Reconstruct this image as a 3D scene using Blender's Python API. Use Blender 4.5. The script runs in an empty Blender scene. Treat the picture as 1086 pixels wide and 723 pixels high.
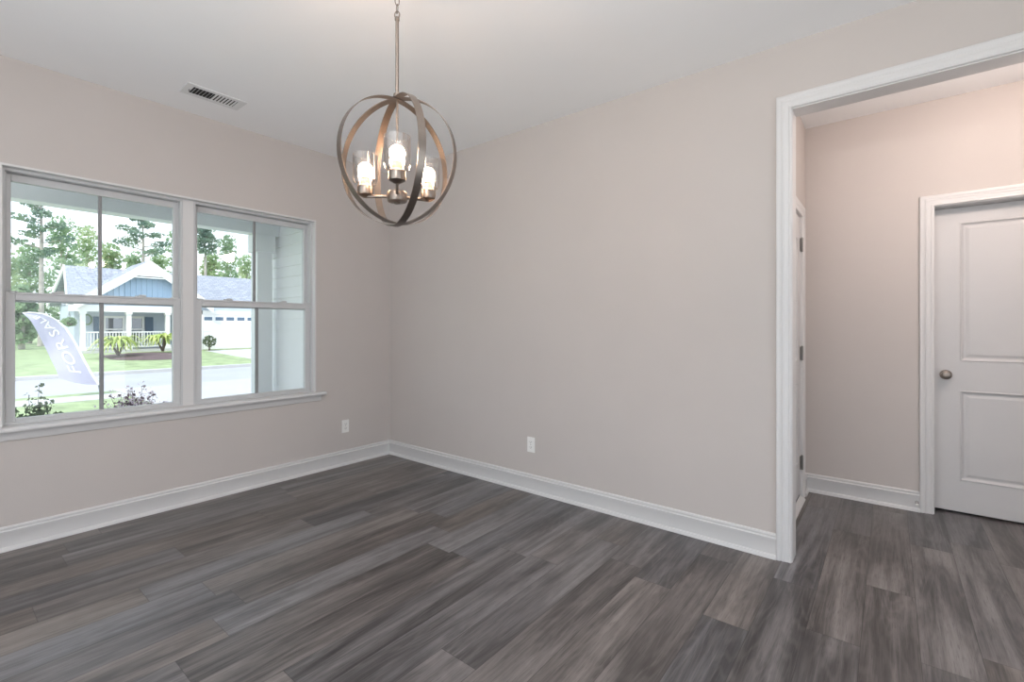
import bpy, bmesh, math, random
from mathutils import Vector, Matrix, noise

random.seed(7)
S = bpy.context.scene
COL = S.collection
PI = math.pi

# ------------------------------------------------------------------ camera, world, lights, exposure
cd = bpy.data.cameras.new('camera')
cam = bpy.data.objects.new('camera', cd)
COL.objects.link(cam)
cd.sensor_width = 36.0
cd.lens = 36.0 * 499.1 / 1086.0
cd.shift_y = -15.18 / 1086.0
cd.clip_start = 0.05
cd.clip_end = 300
cam.location = (3.828, -2.855, 1.242)
cam.rotation_euler = (PI / 2, 0, math.radians(38.724))
S.camera = cam

S.view_settings.view_transform = 'Standard'
S.view_settings.look = 'None'
S.view_settings.exposure = 0.22
S.view_settings.gamma = 1.0
S.view_settings.use_curve_mapping = False

w = bpy.data.worlds.new('sky')
S.world = w
w.use_nodes = True
nt = w.node_tree
nt.nodes.clear()
out = nt.nodes.new('ShaderNodeOutputWorld')
bg = nt.nodes.new('ShaderNodeBackground')
tc = nt.nodes.new('ShaderNodeTexCoord')
sep = nt.nodes.new('ShaderNodeSeparateXYZ')
rp = nt.nodes.new('ShaderNodeValToRGB')
nz = nt.nodes.new('ShaderNodeTexNoise')
mx = nt.nodes.new('ShaderNodeMixRGB')
nt.links.new(tc.outputs['Generated'], sep.inputs[0])
nt.links.new(sep.outputs['Z'], rp.inputs[0])
rp.color_ramp.elements[0].position = 0.0
rp.color_ramp.elements[0].color = (0.80, 0.92, 1.0, 1)
rp.color_ramp.elements[1].position = 0.9
rp.color_ramp.elements[1].color = (0.36, 0.60, 0.98, 1)
nt.links.new(tc.outputs['Generated'], nz.inputs['Vector'])
nz.inputs['Scale'].default_value = 5.0
nz.inputs['Detail'].default_value = 5.0
nt.links.new(nz.outputs['Fac'], mx.inputs[0])
nt.links.new(rp.outputs[0], mx.inputs[1])
mx.inputs[2].default_value = (0.95, 0.97, 1.0, 1)
nt.links.new(mx.outputs[0], bg.inputs[0])
bg.inputs[1].default_value = 1.7
nt.links.new(bg.outputs[0], out.inputs[0])

sd = bpy.data.lights.new('sun', 'SUN')
sd.energy = 3.0
sd.angle = 0.01
sd.color = (1.0, 0.96, 0.9)
sun = bpy.data.objects.new('sun', sd)
COL.objects.link(sun)
sun.rotation_euler = Vector((-0.30, 0.50, -0.82)).to_track_quat('-Z', 'Y').to_euler()


def area(name, loc, target, sx, sy, power, color):
    d = bpy.data.lights.new(name, 'AREA')
    d.shape = 'RECTANGLE'
    d.size, d.size_y = sx, sy
    d.energy = power
    d.color = color
    o = bpy.data.objects.new(name, d)
    COL.objects.link(o)
    o.location = loc
    o.rotation_euler = (Vector(target) - Vector(loc)).to_track_quat('-Z', 'Y').to_euler()
    return o


# added fill lights at the openings behind and beside the camera, an added light
# aimed up to brighten the ceiling, lamp of the hall
area('rear_fill', (2.9, -4.22, 1.25), (2.9, 0, 1.35), 3.6, 2.2, 10, (1.0, 0.97, 0.95))
area('side_fill', (5.66, -2.2, 1.2), (0, -2.2, 1.2), 2.6, 2.0, 4, (0.97, 0.97, 1.0))
area('ceiling_fill', (3.4, -3.0, 2.0), (3.3, -2.85, 2.74), 0.4, 0.4, 47, (1.0, 0.95, 0.92))
hl = bpy.data.lights.new('hall_lamp', 'POINT')
hl.energy = 24.5
hl.shadow_soft_size = 0.11
hl.color = (1.0, 0.84, 0.76)
ho = bpy.data.objects.new('hall_lamp', hl)
COL.objects.link(ho)
ho.location = (4.50, 0.30, 2.42)

# ------------------------------------------------------------------ materials
M = {}


def nodes(name):
    m = bpy.data.materials.new(name)
    m.use_nodes = True
    return m, m.node_tree, m.node_tree.nodes['Principled BSDF']


def mat(name, col, rough=0.5, metal=0.0, var=0.0, scale=8.0, bump=0.0, bscale=60.0, spec=0.5, stretch=None, emit=None, es=0.0):
    """principled with a noise-driven tone variation and an optional bump"""
    m, t, p = nodes(name)
    p.inputs['Roughness'].default_value = rough
    p.inputs['Metallic'].default_value = metal
    p.inputs['Specular IOR Level'].default_value = spec
    c = t.nodes.new('ShaderNodeTexCoord')
    src = c.outputs['Object']
    if stretch:
        mp = t.nodes.new('ShaderNodeMapping')
        mp.inputs['Scale'].default_value = stretch
        t.links.new(src, mp.inputs[0])
        src = mp.outputs[0]
    n = t.nodes.new('ShaderNodeTexNoise')
    n.inputs['Scale'].default_value = scale
    n.inputs['Detail'].default_value = 4
    t.links.new(src, n.inputs['Vector'])
    r = t.nodes.new('ShaderNodeValToRGB')
    a = [max(0, x * (1 - var)) for x in col]
    b = [min(1, x * (1 + var)) for x in col]
    r.color_ramp.elements[0].color = (*a, 1)
    r.color_ramp.elements[1].color = (*b, 1)
    r.color_ramp.elements[0].position = 0.3
    r.color_ramp.elements[1].position = 0.7
    t.links.new(n.outputs['Fac'], r.inputs[0])
    t.links.new(r.outputs[0], p.inputs['Base Color'])
    if bump:
        n2 = t.nodes.new('ShaderNodeTexNoise')
        n2.inputs['Scale'].default_value = bscale
        t.links.new(src, n2.inputs['Vector'])
        bp = t.nodes.new('ShaderNodeBump')
        bp.inputs['Strength'].default_value = bump
        bp.inputs['Distance'].default_value = 0.01
        t.links.new(n2.outputs['Fac'], bp.inputs['Height'])
        t.links.new(bp.outputs[0], p.inputs['Normal'])
    if emit:
        p.inputs['Emission Color'].default_value = (*emit, 1)
        p.inputs['Emission Strength'].default_value = es
    M[name] = m
    return m


def glass_mat(name, tint, base, edge, rough=0.0):
    m = bpy.data.materials.new(name)
    m.use_nodes = True
    t = m.node_tree
    t.nodes.clear()
    o = t.nodes.new('ShaderNodeOutputMaterial')
    tr = t.nodes.new('ShaderNodeBsdfTransparent')
    tr.inputs[0].default_value = (*tint, 1)
    gl = t.nodes.new('ShaderNodeBsdfGlossy')
    gl.inputs['Roughness'].default_value = rough
    lw = t.nodes.new('ShaderNodeLayerWeight')
    lw.inputs[0].default_value = 0.25
    mr = t.nodes.new('ShaderNodeMapRange')
    mr.inputs['To Min'].default_value = base
    mr.inputs['To Max'].default_value = edge
    t.links.new(lw.outputs['Facing'], mr.inputs['Value'])
    ms = t.nodes.new('ShaderNodeMixShader')
    t.links.new(mr.outputs[0], ms.inputs[0])
    t.links.new(tr.outputs[0], ms.inputs[1])
    t.links.new(gl.outputs[0], ms.inputs[2])
    t.links.new(ms.outputs[0], o.inputs[0])
    M[name] = m


def leaf_mat(name, a, b, trans=0.35, scale=0.9):
    m = bpy.data.materials.new(name)
    m.use_nodes = True
    t = m.node_tree
    t.nodes.clear()
    o = t.nodes.new('ShaderNodeOutputMaterial')
    d = t.nodes.new('ShaderNodeBsdfDiffuse')
    tl = t.nodes.new('ShaderNodeBsdfTranslucent')
    c = t.nodes.new('ShaderNodeTexCoord')
    n = t.nodes.new('ShaderNodeTexNoise')
    n.inputs['Scale'].default_value = scale
    n.inputs['Detail'].default_value = 5
    r = t.nodes.new('ShaderNodeValToRGB')
    r.color_ramp.elements[0].color = (*a, 1)
    r.color_ramp.elements[1].color = (*b, 1)
    r.color_ramp.elements[0].position = 0.38
    r.color_ramp.elements[1].position = 0.62
    t.links.new(c.outputs['Object'], n.inputs['Vector'])
    t.links.new(n.outputs['Fac'], r.inputs[0])
    t.links.new(r.outputs[0], d.inputs[0])
    t.links.new(r.outputs[0], tl.inputs[0])
    ms = t.nodes.new('ShaderNodeMixShader')
    ms.inputs[0].default_value = trans
    t.links.new(d.outputs[0], ms.inputs[1])
    t.links.new(tl.outputs[0], ms.inputs[2])
    t.links.new(ms.outputs[0], o.inputs[0])
    M[name] = m


mat('wall_paint', (0.545, 0.502, 0.477), 0.75, var=0.012, scale=3, bump=0.04, bscale=180, spec=0.3)
mat('ceiling_paint', (0.90, 0.905, 0.91), 0.85, var=0.008, scale=2, bump=0.04, bscale=150, spec=0.2)
mat('trim_paint', (0.655, 0.645, 0.64), 0.38, var=0.008, scale=5)
mat('door_paint', (0.59, 0.58, 0.58), 0.40, var=0.008, scale=5)
mat('vinyl', (0.55, 0.555, 0.56), 0.42, var=0.01, scale=6)
mat('muntin_shaded', (0.24, 0.245, 0.25), 0.45, var=0.01, scale=6)  # darker than the sash vinyl: backlit shade put into the colour
mat('plastic', (0.82, 0.81, 0.79), 0.4, var=0.01)
mat('plastic_dark', (0.10, 0.10, 0.10), 0.5, var=0.05)
mat('nickel', (0.27, 0.232, 0.203), 0.34, 1.0, var=0.05, scale=14, stretch=(1, 1, 14))
mat('chrome', (0.72, 0.71, 0.70), 0.16, 1.0, var=0.02)
mat('hinge_metal', (0.28, 0.27, 0.26), 0.35, 1.0, var=0.05)
mat('rubber', (0.75, 0.74, 0.72), 0.6)
mat('vent_white', (0.74, 0.75, 0.75), 0.5, var=0.01)
mat('duct_shade', (0.02, 0.02, 0.02), 0.8)  # near black standing in for the shade inside a duct
mat('bulb', (0.9, 0.9, 0.9), 0.4, emit=(1.0, 0.64, 0.40), es=95.0)
glass_mat('window_glass', (0.97, 0.985, 0.985), 0.03, 0.35)
glass_mat('shade_glass', (0.96, 0.95, 0.94), 0.07, 0.95, 0.02)
glass_mat('house_glass', (0.35, 0.42, 0.50), 0.20, 0.6)
mat('porch_white', (0.86, 0.88, 0.90), 0.5, var=0.01)
mat('soffit_grey', (0.66, 0.70, 0.74), 0.6, var=0.01)
mat('house_white', (0.82, 0.81, 0.80), 0.5, var=0.01)
mat('siding_white', (0.92, 0.92, 0.93), 0.55, var=0.015)
mat('concrete', (0.52, 0.51, 0.50), 0.85, var=0.06, scale=2.5, bump=0.15, bscale=60)
mat('driveway', (0.46, 0.45, 0.45), 0.85, var=0.03, scale=1.5, bump=0.1, bscale=60)
mat('asphalt', (0.40, 0.405, 0.42), 0.85, var=0.05, scale=0.8, bump=0.1, bscale=40)
mat('grass_green', (0.30, 0.37, 0.19), 0.9, var=0.25, scale=2.2, bump=0.5, bscale=40)
mat('mulch', (0.13, 0.09, 0.09), 0.95, var=0.5, scale=12, bump=0.8, bscale=18)
mat('shingle', (0.46, 0.49, 0.55), 0.85, var=0.22, scale=5, bump=0.3, bscale=10)
mat('house_blue', (0.40, 0.53, 0.70), 0.6, var=0.03)
mat('house_grey', (0.52, 0.58, 0.66), 0.6, var=0.03)
mat('shutter_blue', (0.10, 0.16, 0.24), 0.55, var=0.05)
mat('bark_pale', (0.46, 0.42, 0.38), 0.9, var=0.25, scale=3, bump=0.5, bscale=10)
mat('bark_dark', (0.14, 0.11, 0.09), 0.9, var=0.25, scale=20)
mat('flag_pole', (0.05, 0.05, 0.06), 0.5)
mat('flag_letter', (0.88, 0.88, 0.90), 0.8)
leaf_mat('flag_cloth', (0.60, 0.58, 0.70), (0.66, 0.64, 0.75), 0.3, 2.0)
leaf_mat('pine_leaf', (0.18, 0.27, 0.22), (0.36, 0.46, 0.32), 0.35, 0.8)
leaf_mat('tree_leaf', (0.24, 0.36, 0.22), (0.46, 0.57, 0.36), 0.45, 0.7)
leaf_mat('tree_leaf_pale', (0.32, 0.44, 0.25), (0.56, 0.64, 0.40), 0.45, 0.8)
leaf_mat('palm_leaf', (0.40, 0.52, 0.15), (0.62, 0.68, 0.28), 0.3, 3.0)
leaf_mat('shrub_dark', (0.06, 0.09, 0.05), (0.20, 0.25, 0.14), 0.2, 9.0)
leaf_mat('shrub_plum', (0.10, 0.06, 0.09), (0.26, 0.20, 0.20), 0.2, 9.0)
leaf_mat('blossom', (0.78, 0.62, 0.70), (0.88, 0.78, 0.82), 0.3, 20.0)


def floor_material():
    m, t, p = nodes('vinyl_plank')
    L = t.links.new

    def math_(op, a, b=None, c=None):
        n = t.nodes.new('ShaderNodeMath')
        n.operation = op
        for i, v in enumerate((a, b, c)):
            if v is None:
                continue
            if isinstance(v, (int, float)):
                n.inputs[i].default_value = v
            else:
                L(v, n.inputs[i])
        return n.outputs[0]

    def t_clamp(v):
        n = t.nodes.new('ShaderNodeClamp')
        L(v, n.inputs['Value'])
        return n.outputs[0]

    def comb(x, y, z):
        n = t.nodes.new('ShaderNodeCombineXYZ')
        for i, v in enumerate((x, y, z)):
            if isinstance(v, (int, float)):
                n.inputs[i].default_value = v
            else:
                L(v, n.inputs[i])
        return n.outputs[0]

    def noise_(vec, scale, detail=4, rough=0.5, dist=0.0):
        n = t.nodes.new('ShaderNodeTexNoise')
        n.inputs['Scale'].default_value = scale
        n.inputs['Detail'].default_value = detail
        n.inputs['Roughness'].default_value = rough
        n.inputs['Distortion'].default_value = dist
        L(vec, n.inputs['Vector'])
        return n.outputs['Fac']

    def white(vec):
        n = t.nodes.new('ShaderNodeTexWhiteNoise')
        n.noise_dimensions = '3D'
        L(vec, n.inputs['Vector'])
        return n.outputs['Value']

    def ramp(v, stops):
        n = t.nodes.new('ShaderNodeValToRGB')
        e = n.color_ramp.elements
        e[0].position, e[0].color = stops[0][0], (*stops[0][1], 1)
        e[1].position, e[1].color = stops[-1][0], (*stops[-1][1], 1)
        for pos, c in stops[1:-1]:
            k = e.new(pos)
            k.color = (*c, 1)
        L(v, n.inputs[0])
        return n.outputs[0]

    def mix(fac, a, b, mode='MIX'):
        n = t.nodes.new('ShaderNodeMixRGB')
        n.blend_type = mode
        for i, v in enumerate((fac, a, b)):
            if isinstance(v, (int, float)):
                n.inputs[i].default_value = v
            elif isinstance(v, tuple):
                n.inputs[i].default_value = (*v, 1)
            else:
                L(v, n.inputs[i])
        return n.outputs[0]

    c = t.nodes.new('ShaderNodeTexCoord')
    sp = t.nodes.new('ShaderNodeSeparateXYZ')
    L(c.outputs['Object'], sp.inputs[0])
    X, Y = sp.outputs['X'], sp.outputs['Y']
    W, LEN = 0.18, 1.22
    xs = math_('DIVIDE', math_('SUBTRACT', X, 0.14), W)
    col = math_('FLOOR', xs)
    fx = math_('SUBTRACT', xs, col)
    off = white(comb(col, 3.7, 0.0))
    ys = math_('ADD', math_('DIVIDE', Y, LEN), math_('MULTIPLY', off, 7.3))
    row = math_('FLOOR', ys)
    fy = math_('SUBTRACT', ys, row)
    pid = white(comb(col, row, 1.0))
    pid2 = white(comb(col, row, 9.0))
    # wood figure in the plank's own frame
    ox = math_('MULTIPLY', pid, 37.0)
    oy = math_('MULTIPLY', pid2, 53.0)
    vx = math_('ADD', X, ox)
    vy = math_('ADD', Y, oy)
    broad = noise_(comb(math_('MULTIPLY', vx, 9.0), math_('MULTIPLY', vy, 0.9), pid), 1.0, 3, 0.5, 0.6)
    streak = noise_(comb(math_('MULTIPLY', vx, 36.0), math_('MULTIPLY', vy, 1.5), 0.0), 1.0, 4, 0.6, 0.5)
    fine = noise_(comb(math_('MULTIPLY', vx, 190.0), math_('MULTIPLY', vy, 5.0), 0.0), 1.0, 3, 0.6)
    # cathedral rings
    warp = noise_(comb(math_('MULTIPLY', vx, 6.5), math_('MULTIPLY', vy, 0.75), 2.0), 1.0, 2, 0.45)
    rings = math_('SINE', math_('ADD', math_('MULTIPLY', warp, 120.0), math_('MULTIPLY', streak, 7.0)))
    knot = noise_(comb(math_('MULTIPLY', vx, 6.0), math_('MULTIPLY', vy, 2.6), 5.0), 1.0, 3, 0.55, 0.8)
    tone = math_('ADD', math_('ADD', math_('MULTIPLY', broad, 0.50), math_('MULTIPLY', streak, 0.32)), math_('MULTIPLY', knot, 0.18))
    tone = math_('ADD', math_('MULTIPLY', math_('SUBTRACT', tone, 0.5), 1.55), 0.5)
    tone = math_('ADD', tone, math_('MULTIPLY', math_('SUBTRACT', pid, 0.5), 0.15))
    base = ramp(tone, [(0.26, (0.036, 0.032, 0.031)), (0.42, (0.086, 0.077, 0.074)), (0.54, (0.158, 0.143, 0.136)), (0.72, (0.262, 0.240, 0.229))])
    tint = mix(pid2, (1.12, 1.06, 1.0), (0.97, 1.05, 1.16))
    base = mix(1.0, base, tint, 'MULTIPLY')
    base = mix(math_('MULTIPLY', math_('SUBTRACT', 1.0, fine), 0.34), base, (0.03, 0.026, 0.025))
    pore = noise_(comb(math_('MULTIPLY', vx, 330.0), math_('MULTIPLY', vy, 13.0), 4.0), 1.0, 2, 0.5)
    pore = t_clamp(math_('MULTIPLY', math_('SUBTRACT', pore, 0.54), 7.0))
    light = noise_(comb(math_('MULTIPLY', vx, 120.0), math_('MULTIPLY', vy, 2.6), 8.0), 1.0, 3, 0.6)
    light = t_clamp(math_('MULTIPLY', math_('SUBTRACT', light, 0.55), 6.0))
    base = mix(math_('MULTIPLY', pore, 0.42), base, (0.032, 0.028, 0.028))
    base = mix(math_('MULTIPLY', light, 0.16), base, (0.36, 0.34, 0.33))
    base = mix(math_('MULTIPLY', math_('MAXIMUM', rings, 0.0), 0.11), base, (0.28, 0.25, 0.235))
    # joints
    ex = math_('MINIMUM', fx, math_('SUBTRACT', 1.0, fx))
    ey = math_('MULTIPLY', math_('MINIMUM', fy, math_('SUBTRACT', 1.0, fy)), LEN / W)
    joint = math_('LESS_THAN', math_('MINIMUM', ex, ey), 0.007)
    base = mix(math_('MULTIPLY', joint, 0.55), base, (0.018, 0.015, 0.015))
    L(base, p.inputs['Base Color'])
    rr = math_('ADD', math_('MULTIPLY', streak, 0.16), 0.25)
    L(rr, p.inputs['Roughness'])
    p.inputs['Specular IOR Level'].default_value = 0.5
    bp = t.nodes.new('ShaderNodeBump')
    bp.inputs['Strength'].default_value = 0.10
    bp.inputs['Distance'].default_value = 0.004
    L(math_('SUBTRACT', fine, math_('MULTIPLY', joint, 2.0)), bp.inputs['Height'])
    L(bp.outputs[0], p.inputs['Normal'])
    M['vinyl_plank'] = m


floor_material()


def shingle_courses():
    """fine darker courses along the roof shingles"""
    m = M['shingle']
    t = m.node_tree
    p = t.nodes['Principled BSDF']
    b = t.nodes.new('ShaderNodeTexBrick')
    b.inputs['Color1'].default_value = (0.40, 0.42, 0.47, 1)
    b.inputs['Color2'].default_value = (0.30, 0.32, 0.37, 1)
    b.inputs['Mortar'].default_value = (0.24, 0.26, 0.30, 1)
    b.inputs['Scale'].default_value = 1.6
    b.inputs['Mortar Size'].default_value = 0.03
    c = t.nodes.new('ShaderNodeTexCoord')
    mp = t.nodes.new('ShaderNodeMapping')
    mp.inputs['Rotation'].default_value = (0, 0, PI / 2)
    t.links.new(c.outputs['Object'], mp.inputs[0])
    t.links.new(mp.outputs[0], b.inputs['Vector'])
    t.links.new(b.outputs[0], p.inputs['Base Color'])


shingle_courses()

# ------------------------------------------------------------------ mesh helpers


class MB:
    def __init__(s):
        s.bm = bmesh.new()

    def box(s, a, b, bev=0.0):
        x0, y0, z0 = a
        x1, y1, z1 = b
        t = bmesh.new()
        bmesh.ops.create_cube(t, size=1)
        bmesh.ops.scale(t, vec=(abs(x1 - x0), abs(y1 - y0), abs(z1 - z0)), verts=t.verts)
        bmesh.ops.translate(t, vec=((x0 + x1) / 2, (y0 + y1) / 2, (z0 + z1) / 2), verts=t.verts)
        if bev:
            bmesh.ops.bevel(t, geom=t.edges[:], offset=bev, segments=2, affect='EDGES')
        s.join(t)
        return s

    def join(s, t, mtx=None):
        if mtx:
            bmesh.ops.transform(t, matrix=mtx, verts=t.verts)
        me = bpy.data.meshes.new('tmp')
        t.to_mesh(me)
        t.free()
        s.bm.from_mesh(me)
        bpy.data.meshes.remove(me)

    def face(s, pts):
        s.bm.faces.new([s.bm.verts.new(p) for p in pts])
        return s

    def tube(s, pts, r, n=10, cap=True, closed=False):
        pts = [Vector(p) for p in pts]
        rs = r if isinstance(r, (list, tuple)) else [r] * len(pts)
        rings = []
        prev = None
        for i, p in enumerate(pts):
            if closed:
                d = pts[(i + 1) % len(pts)] - pts[i - 1]
            else:
                d = pts[min(i + 1, len(pts) - 1)] - pts[max(i - 1, 0)]
            d.normalize()
            if prev is None:
                u = d.orthogonal().normalized()
            else:
                u = (prev - d * prev.dot(d)).normalized()
            prev = u
            v = d.cross(u)
            rings.append([s.bm.verts.new(p + (u * math.cos(2 * PI * k / n) + v * math.sin(2 * PI * k / n)) * rs[i]) for k in range(n)])
        m = len(rings)
        for i in range(m if closed else m - 1):
            A, B = rings[i], rings[(i + 1) % m]
            for k in range(n):
                s.bm.faces.new((A[k], A[(k + 1) % n], B[(k + 1) % n], B[k]))
        if cap and not closed:
            s.bm.faces.new(rings[0][::-1])
            s.bm.faces.new(rings[-1])
        return s

    def lathe(s, prof, n=24, mtx=None, closed=False):
        t = bmesh.new()
        rows = []
        for r, z in prof:
            if r < 1e-6:
                rows.append([t.verts.new((0, 0, z))])
            else:
                rows.append([t.verts.new((r * math.cos(2 * PI * k / n), r * math.sin(2 * PI * k / n), z)) for k in range(n)])
        prs = list(zip(rows, rows[1:]))
        if closed:
            prs.append((rows[-1], rows[0]))
        for A, B in prs:
            for k in range(n):
                k2 = (k + 1) % n
                if len(A) == 1 and len(B) == 1:
                    continue
                if len(A) == 1:
                    t.faces.new((A[0], B[k2], B[k]))
                elif len(B) == 1:
                    t.faces.new((A[k], A[k2], B[0]))
                else:
                    t.faces.new((A[k], A[k2], B[k2], B[k]))
        s.join(t, mtx)
        return s

    def extrude(s, prof, f, a, b, closed=True):
        """profile points (u, v) swept from a to b; f(u, v, w) -> point"""
        A = [s.bm.verts.new(f(u, v, a)) for u, v in prof]
        B = [s.bm.verts.new(f(u, v, b)) for u, v in prof]
        n = len(prof)
        for i in range(n if closed else n - 1):
            j = (i + 1) % n
            s.bm.faces.new((A[i], A[j], B[j], B[i]))
        if closed:
            s.bm.faces.new(A[::-1])
            s.bm.faces.new(B)
        return s

    def build(s, name, m, parent=None, smooth=False, loc=None, bevel=0.0):
        bmesh.ops.recalc_face_normals(s.bm, faces=s.bm.faces)
        me = bpy.data.meshes.new(name)
        s.bm.to_mesh(me)
        s.bm.free()
        o = bpy.data.objects.new(name, me)
        COL.objects.link(o)
        me.materials.append(M[m])
        if smooth:
            for p in me.polygons:
                p.use_smooth = True
            try:
                me.set_sharp_from_angle(angle=math.radians(40))
            except Exception:
                pass
        if bevel:
            b = o.modifiers.new('bevel', 'BEVEL')
            b.width = bevel
            b.segments = 2
            b.limit_method = 'ANGLE'
        if parent is not None:
            o.parent = parent
        if loc is not None:
            o.location = loc
        return o


def tag(o, label=None, cat=None, group=None, kind=None):
    if label:
        o['label'] = label
    if cat:
        o['category'] = cat
    if group:
        o['group'] = group
    if kind:
        o['kind'] = kind
    return o


def empty(name, loc=(0, 0, 0), rz=0.0, **kw):
    o = bpy.data.objects.new(name, None)
    COL.objects.link(o)
    o.empty_display_size = 0.1
    o.location = loc
    o.rotation_euler = (0, 0, rz)
    return tag(o, **kw)


def struct(o, label, cat):
    return tag(o, label, cat, kind='structure')


def copy_tree(o, parent=None):
    c = o.copy()
    COL.objects.link(c)
    if parent is not None:
        c.parent = parent
    for ch in list(o.children):
        copy_tree(ch, c)
    return c


# ------------------------------------------------------------------ room shell
CH = 2.743
RX, RY = 5.7, -4.3          # far sides of the room behind the camera
HY = 1.33                   # back wall of the hall
HX = 3.33                   # left wall of the hall
OX0, OX1, OZ = 3.43, 5.25, 2.388   # cased opening in the right wall

struct(MB().box((-0.15, RY - 0.15, -0.12), (6.3, HY + 1.2, 0)).build('floor', 'vinyl_plank'), 'dark grey brown wood look plank floor', 'floor')
struct(MB().box((-0.15, RY - 0.15, CH), (6.3, HY + 1.2, CH + 0.12)).build('ceiling', 'ceiling_paint'), 'flat white painted ceiling over the room', 'ceiling')

WY0, WY1, WZ0, WZ1 = -2.60, -0.762, 0.655, 2.150   # window hole
b = MB()
b.box((-0.15, RY - 0.15, 0), (0, WY0, CH))
b.box((-0.15, WY1, 0), (0, 0.12, CH))
b.box((-0.15, WY0, 0), (0, WY1, WZ0))
b.box((-0.15, WY0, WZ1), (0, WY1, CH))
struct(b.build('wall_left', 'wall_paint'), 'taupe painted wall holding the wide double window', 'wall')
b = MB()
b.box((0, 0, 0), (OX0 - 0.011, 0.12, CH))
b.box((OX0 - 0.011, 0, OZ + 0.009), (OX1 + 0.011, 0.12, CH))
b.box((OX1 + 0.011, 0, 0), (6.3, 0.12, CH))
struct(b.build('wall_right', 'wall_paint'), 'blank greige wall between the room corner and the cased opening', 'wall')
b = MB()
b.box((RX, RY, 0), (RX + 0.12, -3.6, CH))
b.box((RX, -0.8, 0), (RX + 0.12, 0, CH))
b.box((RX, -3.6, 2.3), (RX + 0.12, -0.8, CH))  # unseen opening, added to let light into the room
struct(b.build('wall_side', 'wall_paint'), 'unseen greige wall beside the camera, wide opening added for light', 'wall')
b = MB()
b.box((0, RY - 0.12, 0), (1.0, RY, CH))
b.box((4.8, RY - 0.12, 0), (RX + 0.12, RY, CH))
b.box((1.0, RY - 0.12, 2.4), (4.8, RY, CH))  # opening added out of view so light can enter from behind
struct(b.build('wall_rear', 'wall_paint'), 'unseen greige wall behind the camera, wide opening added for light', 'wall')

D1X0, D1X1, D1Z = 4.062, 4.890, 2.036        # hall back door opening
b = MB()
b.box((HX - 0.12, HY, 0), (D1X0 - 0.02, HY + 0.15, CH))
b.box((D1X1 + 0.02, HY, 0), (6.3, HY + 0.15, CH))
b.box((D1X0 - 0.02, HY, D1Z + 0.02), (D1X1 + 0.02, HY + 0.15, CH))
struct(b.build('wall_back', 'wall_paint'), 'pinkish beige hall wall seen through the cased opening', 'wall')
b = MB()
b.box((3.7, HY + 0.15, 0), (3.8, HY + 1.1, CH))
b.box((5.2, HY + 0.15, 0), (5.3, HY + 1.1, CH))
b.box((3.7, HY + 1.1, 0), (5.3, HY + 1.2, CH))  # unseen enclosure added to stop sky light leaking under the door
struct(b.build('wall_light_block', 'wall_paint'), 'unseen walls added behind the closed hall door to block sky light', 'wall')
D2Y0, D2Y1, D2Z = 0.20, 1.095, 2.03          # door in the hall's left wall
b = MB()
b.box((HX - 0.14, 0.12, 0), (HX, D2Y0 - 0.02, CH))
b.box((HX - 0.14, D2Y1 + 0.02, 0), (HX, HY, CH))
b.box((HX - 0.14, D2Y0 - 0.02, D2Z + 0.02), (HX, D2Y1 + 0.02, CH))
struct(b.build('wall_hall_left', 'wall_paint'), 'narrow hall wall around the hinged panel door', 'wall')
struct(MB().box((6.18, 0.12, 0), (6.3, HY, CH)).build('wall_hall_right', 'wall_paint'), 'end wall of the hall outside the picture', 'wall')

# baseboards with cap and shoe moulding
BP = [(0, 0), (0.027, 0), (0.027, 0.010), (0.022, 0.020), (0.0145, 0.023), (0.0145, 0.100), (0.0165, 0.103), (0.0165, 0.109), (0.0105, 0.114), (0.0105, 0.119), (0.0125, 0.122), (0.0125, 0.127), (0.008, 0.133), (0, 0.134)]
struct(MB().extrude(BP, lambda u, v, w_: (u, w_, v), RY, 0.0).build('baseboard_left', 'trim_paint', smooth=True), 'white baseboard under the window', 'baseboard')
struct(MB().extrude(BP, lambda u, v, w_: (w_, -u, v), 0.0, 3.357).build('baseboard_right', 'trim_paint', smooth=True), 'long white baseboard along the blank wall', 'baseboard')
b = MB().extrude(BP, lambda u, v, w_: (w_, HY - u, v), HX, 3.990)
b.extrude(BP, lambda u, v, w_: (HX + u, w_, v), D2Y1 + 0.083, HY)
struct(b.build('baseboard_back', 'trim_paint', smooth=True), 'short white baseboard on the hall wall beside the door', 'baseboard')

# casing: profile swept round an opening (u: away from the opening, t: proud of the wall)
CP = [(0, 0), (0, 0.010), (0.003, 0.013), (0.010, 0.013), (0.013, 0.010), (0.018, 0.012), (0.031, 0.013), (0.034, 0.016), (0.041, 0.0175), (0.044, 0.014), (0.049, 0.0165), (0.054, 0.020), (0.064, 0.021), (0.068, 0.019), (0.070, 0.016), (0.070, 0)]


def casing(mb, a0, a1, top, f, both=True):
    """f(a, t, z) -> point; a along the wall"""
    lines = []
    for u, t in CP:
        P = [f(a0 - u, t, 0), f(a0 - u, t, top + u), f(a1 + u, t, top + u)]
        P.append(f(a1 + u, t, 0))
        lines.append([mb.bm.verts.new(p) for p in P])
    for A, B in zip(lines, lines[1:]):
        for i in range(3):
            mb.bm.faces.new((A[i], A[i + 1], B[i + 1], B[i]))


b = MB()
casing(b, OX0 - 0.004, OX1 + 0.004, OZ + 0.004, lambda a, t, z: (a, -t, z))
casing(b, OX0 - 0.004, OX1 + 0.004, OZ + 0.004, lambda a, t, z: (a, 0.12 + t, z))
b.box((OX0 - 0.012, 0.0, 0), (OX0, 0.12, OZ))
b.box((OX1, 0.0, 0), (OX1 + 0.012, 0.12, OZ))
b.box((OX0 - 0.012, 0.0, OZ - 0.002), (OX1 + 0.012, 0.12, OZ + 0.010))
struct(b.build('trim_1', 'trim_paint', smooth=True), 'tall white fluted casing around the opening to the hall', 'door casing')

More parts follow.
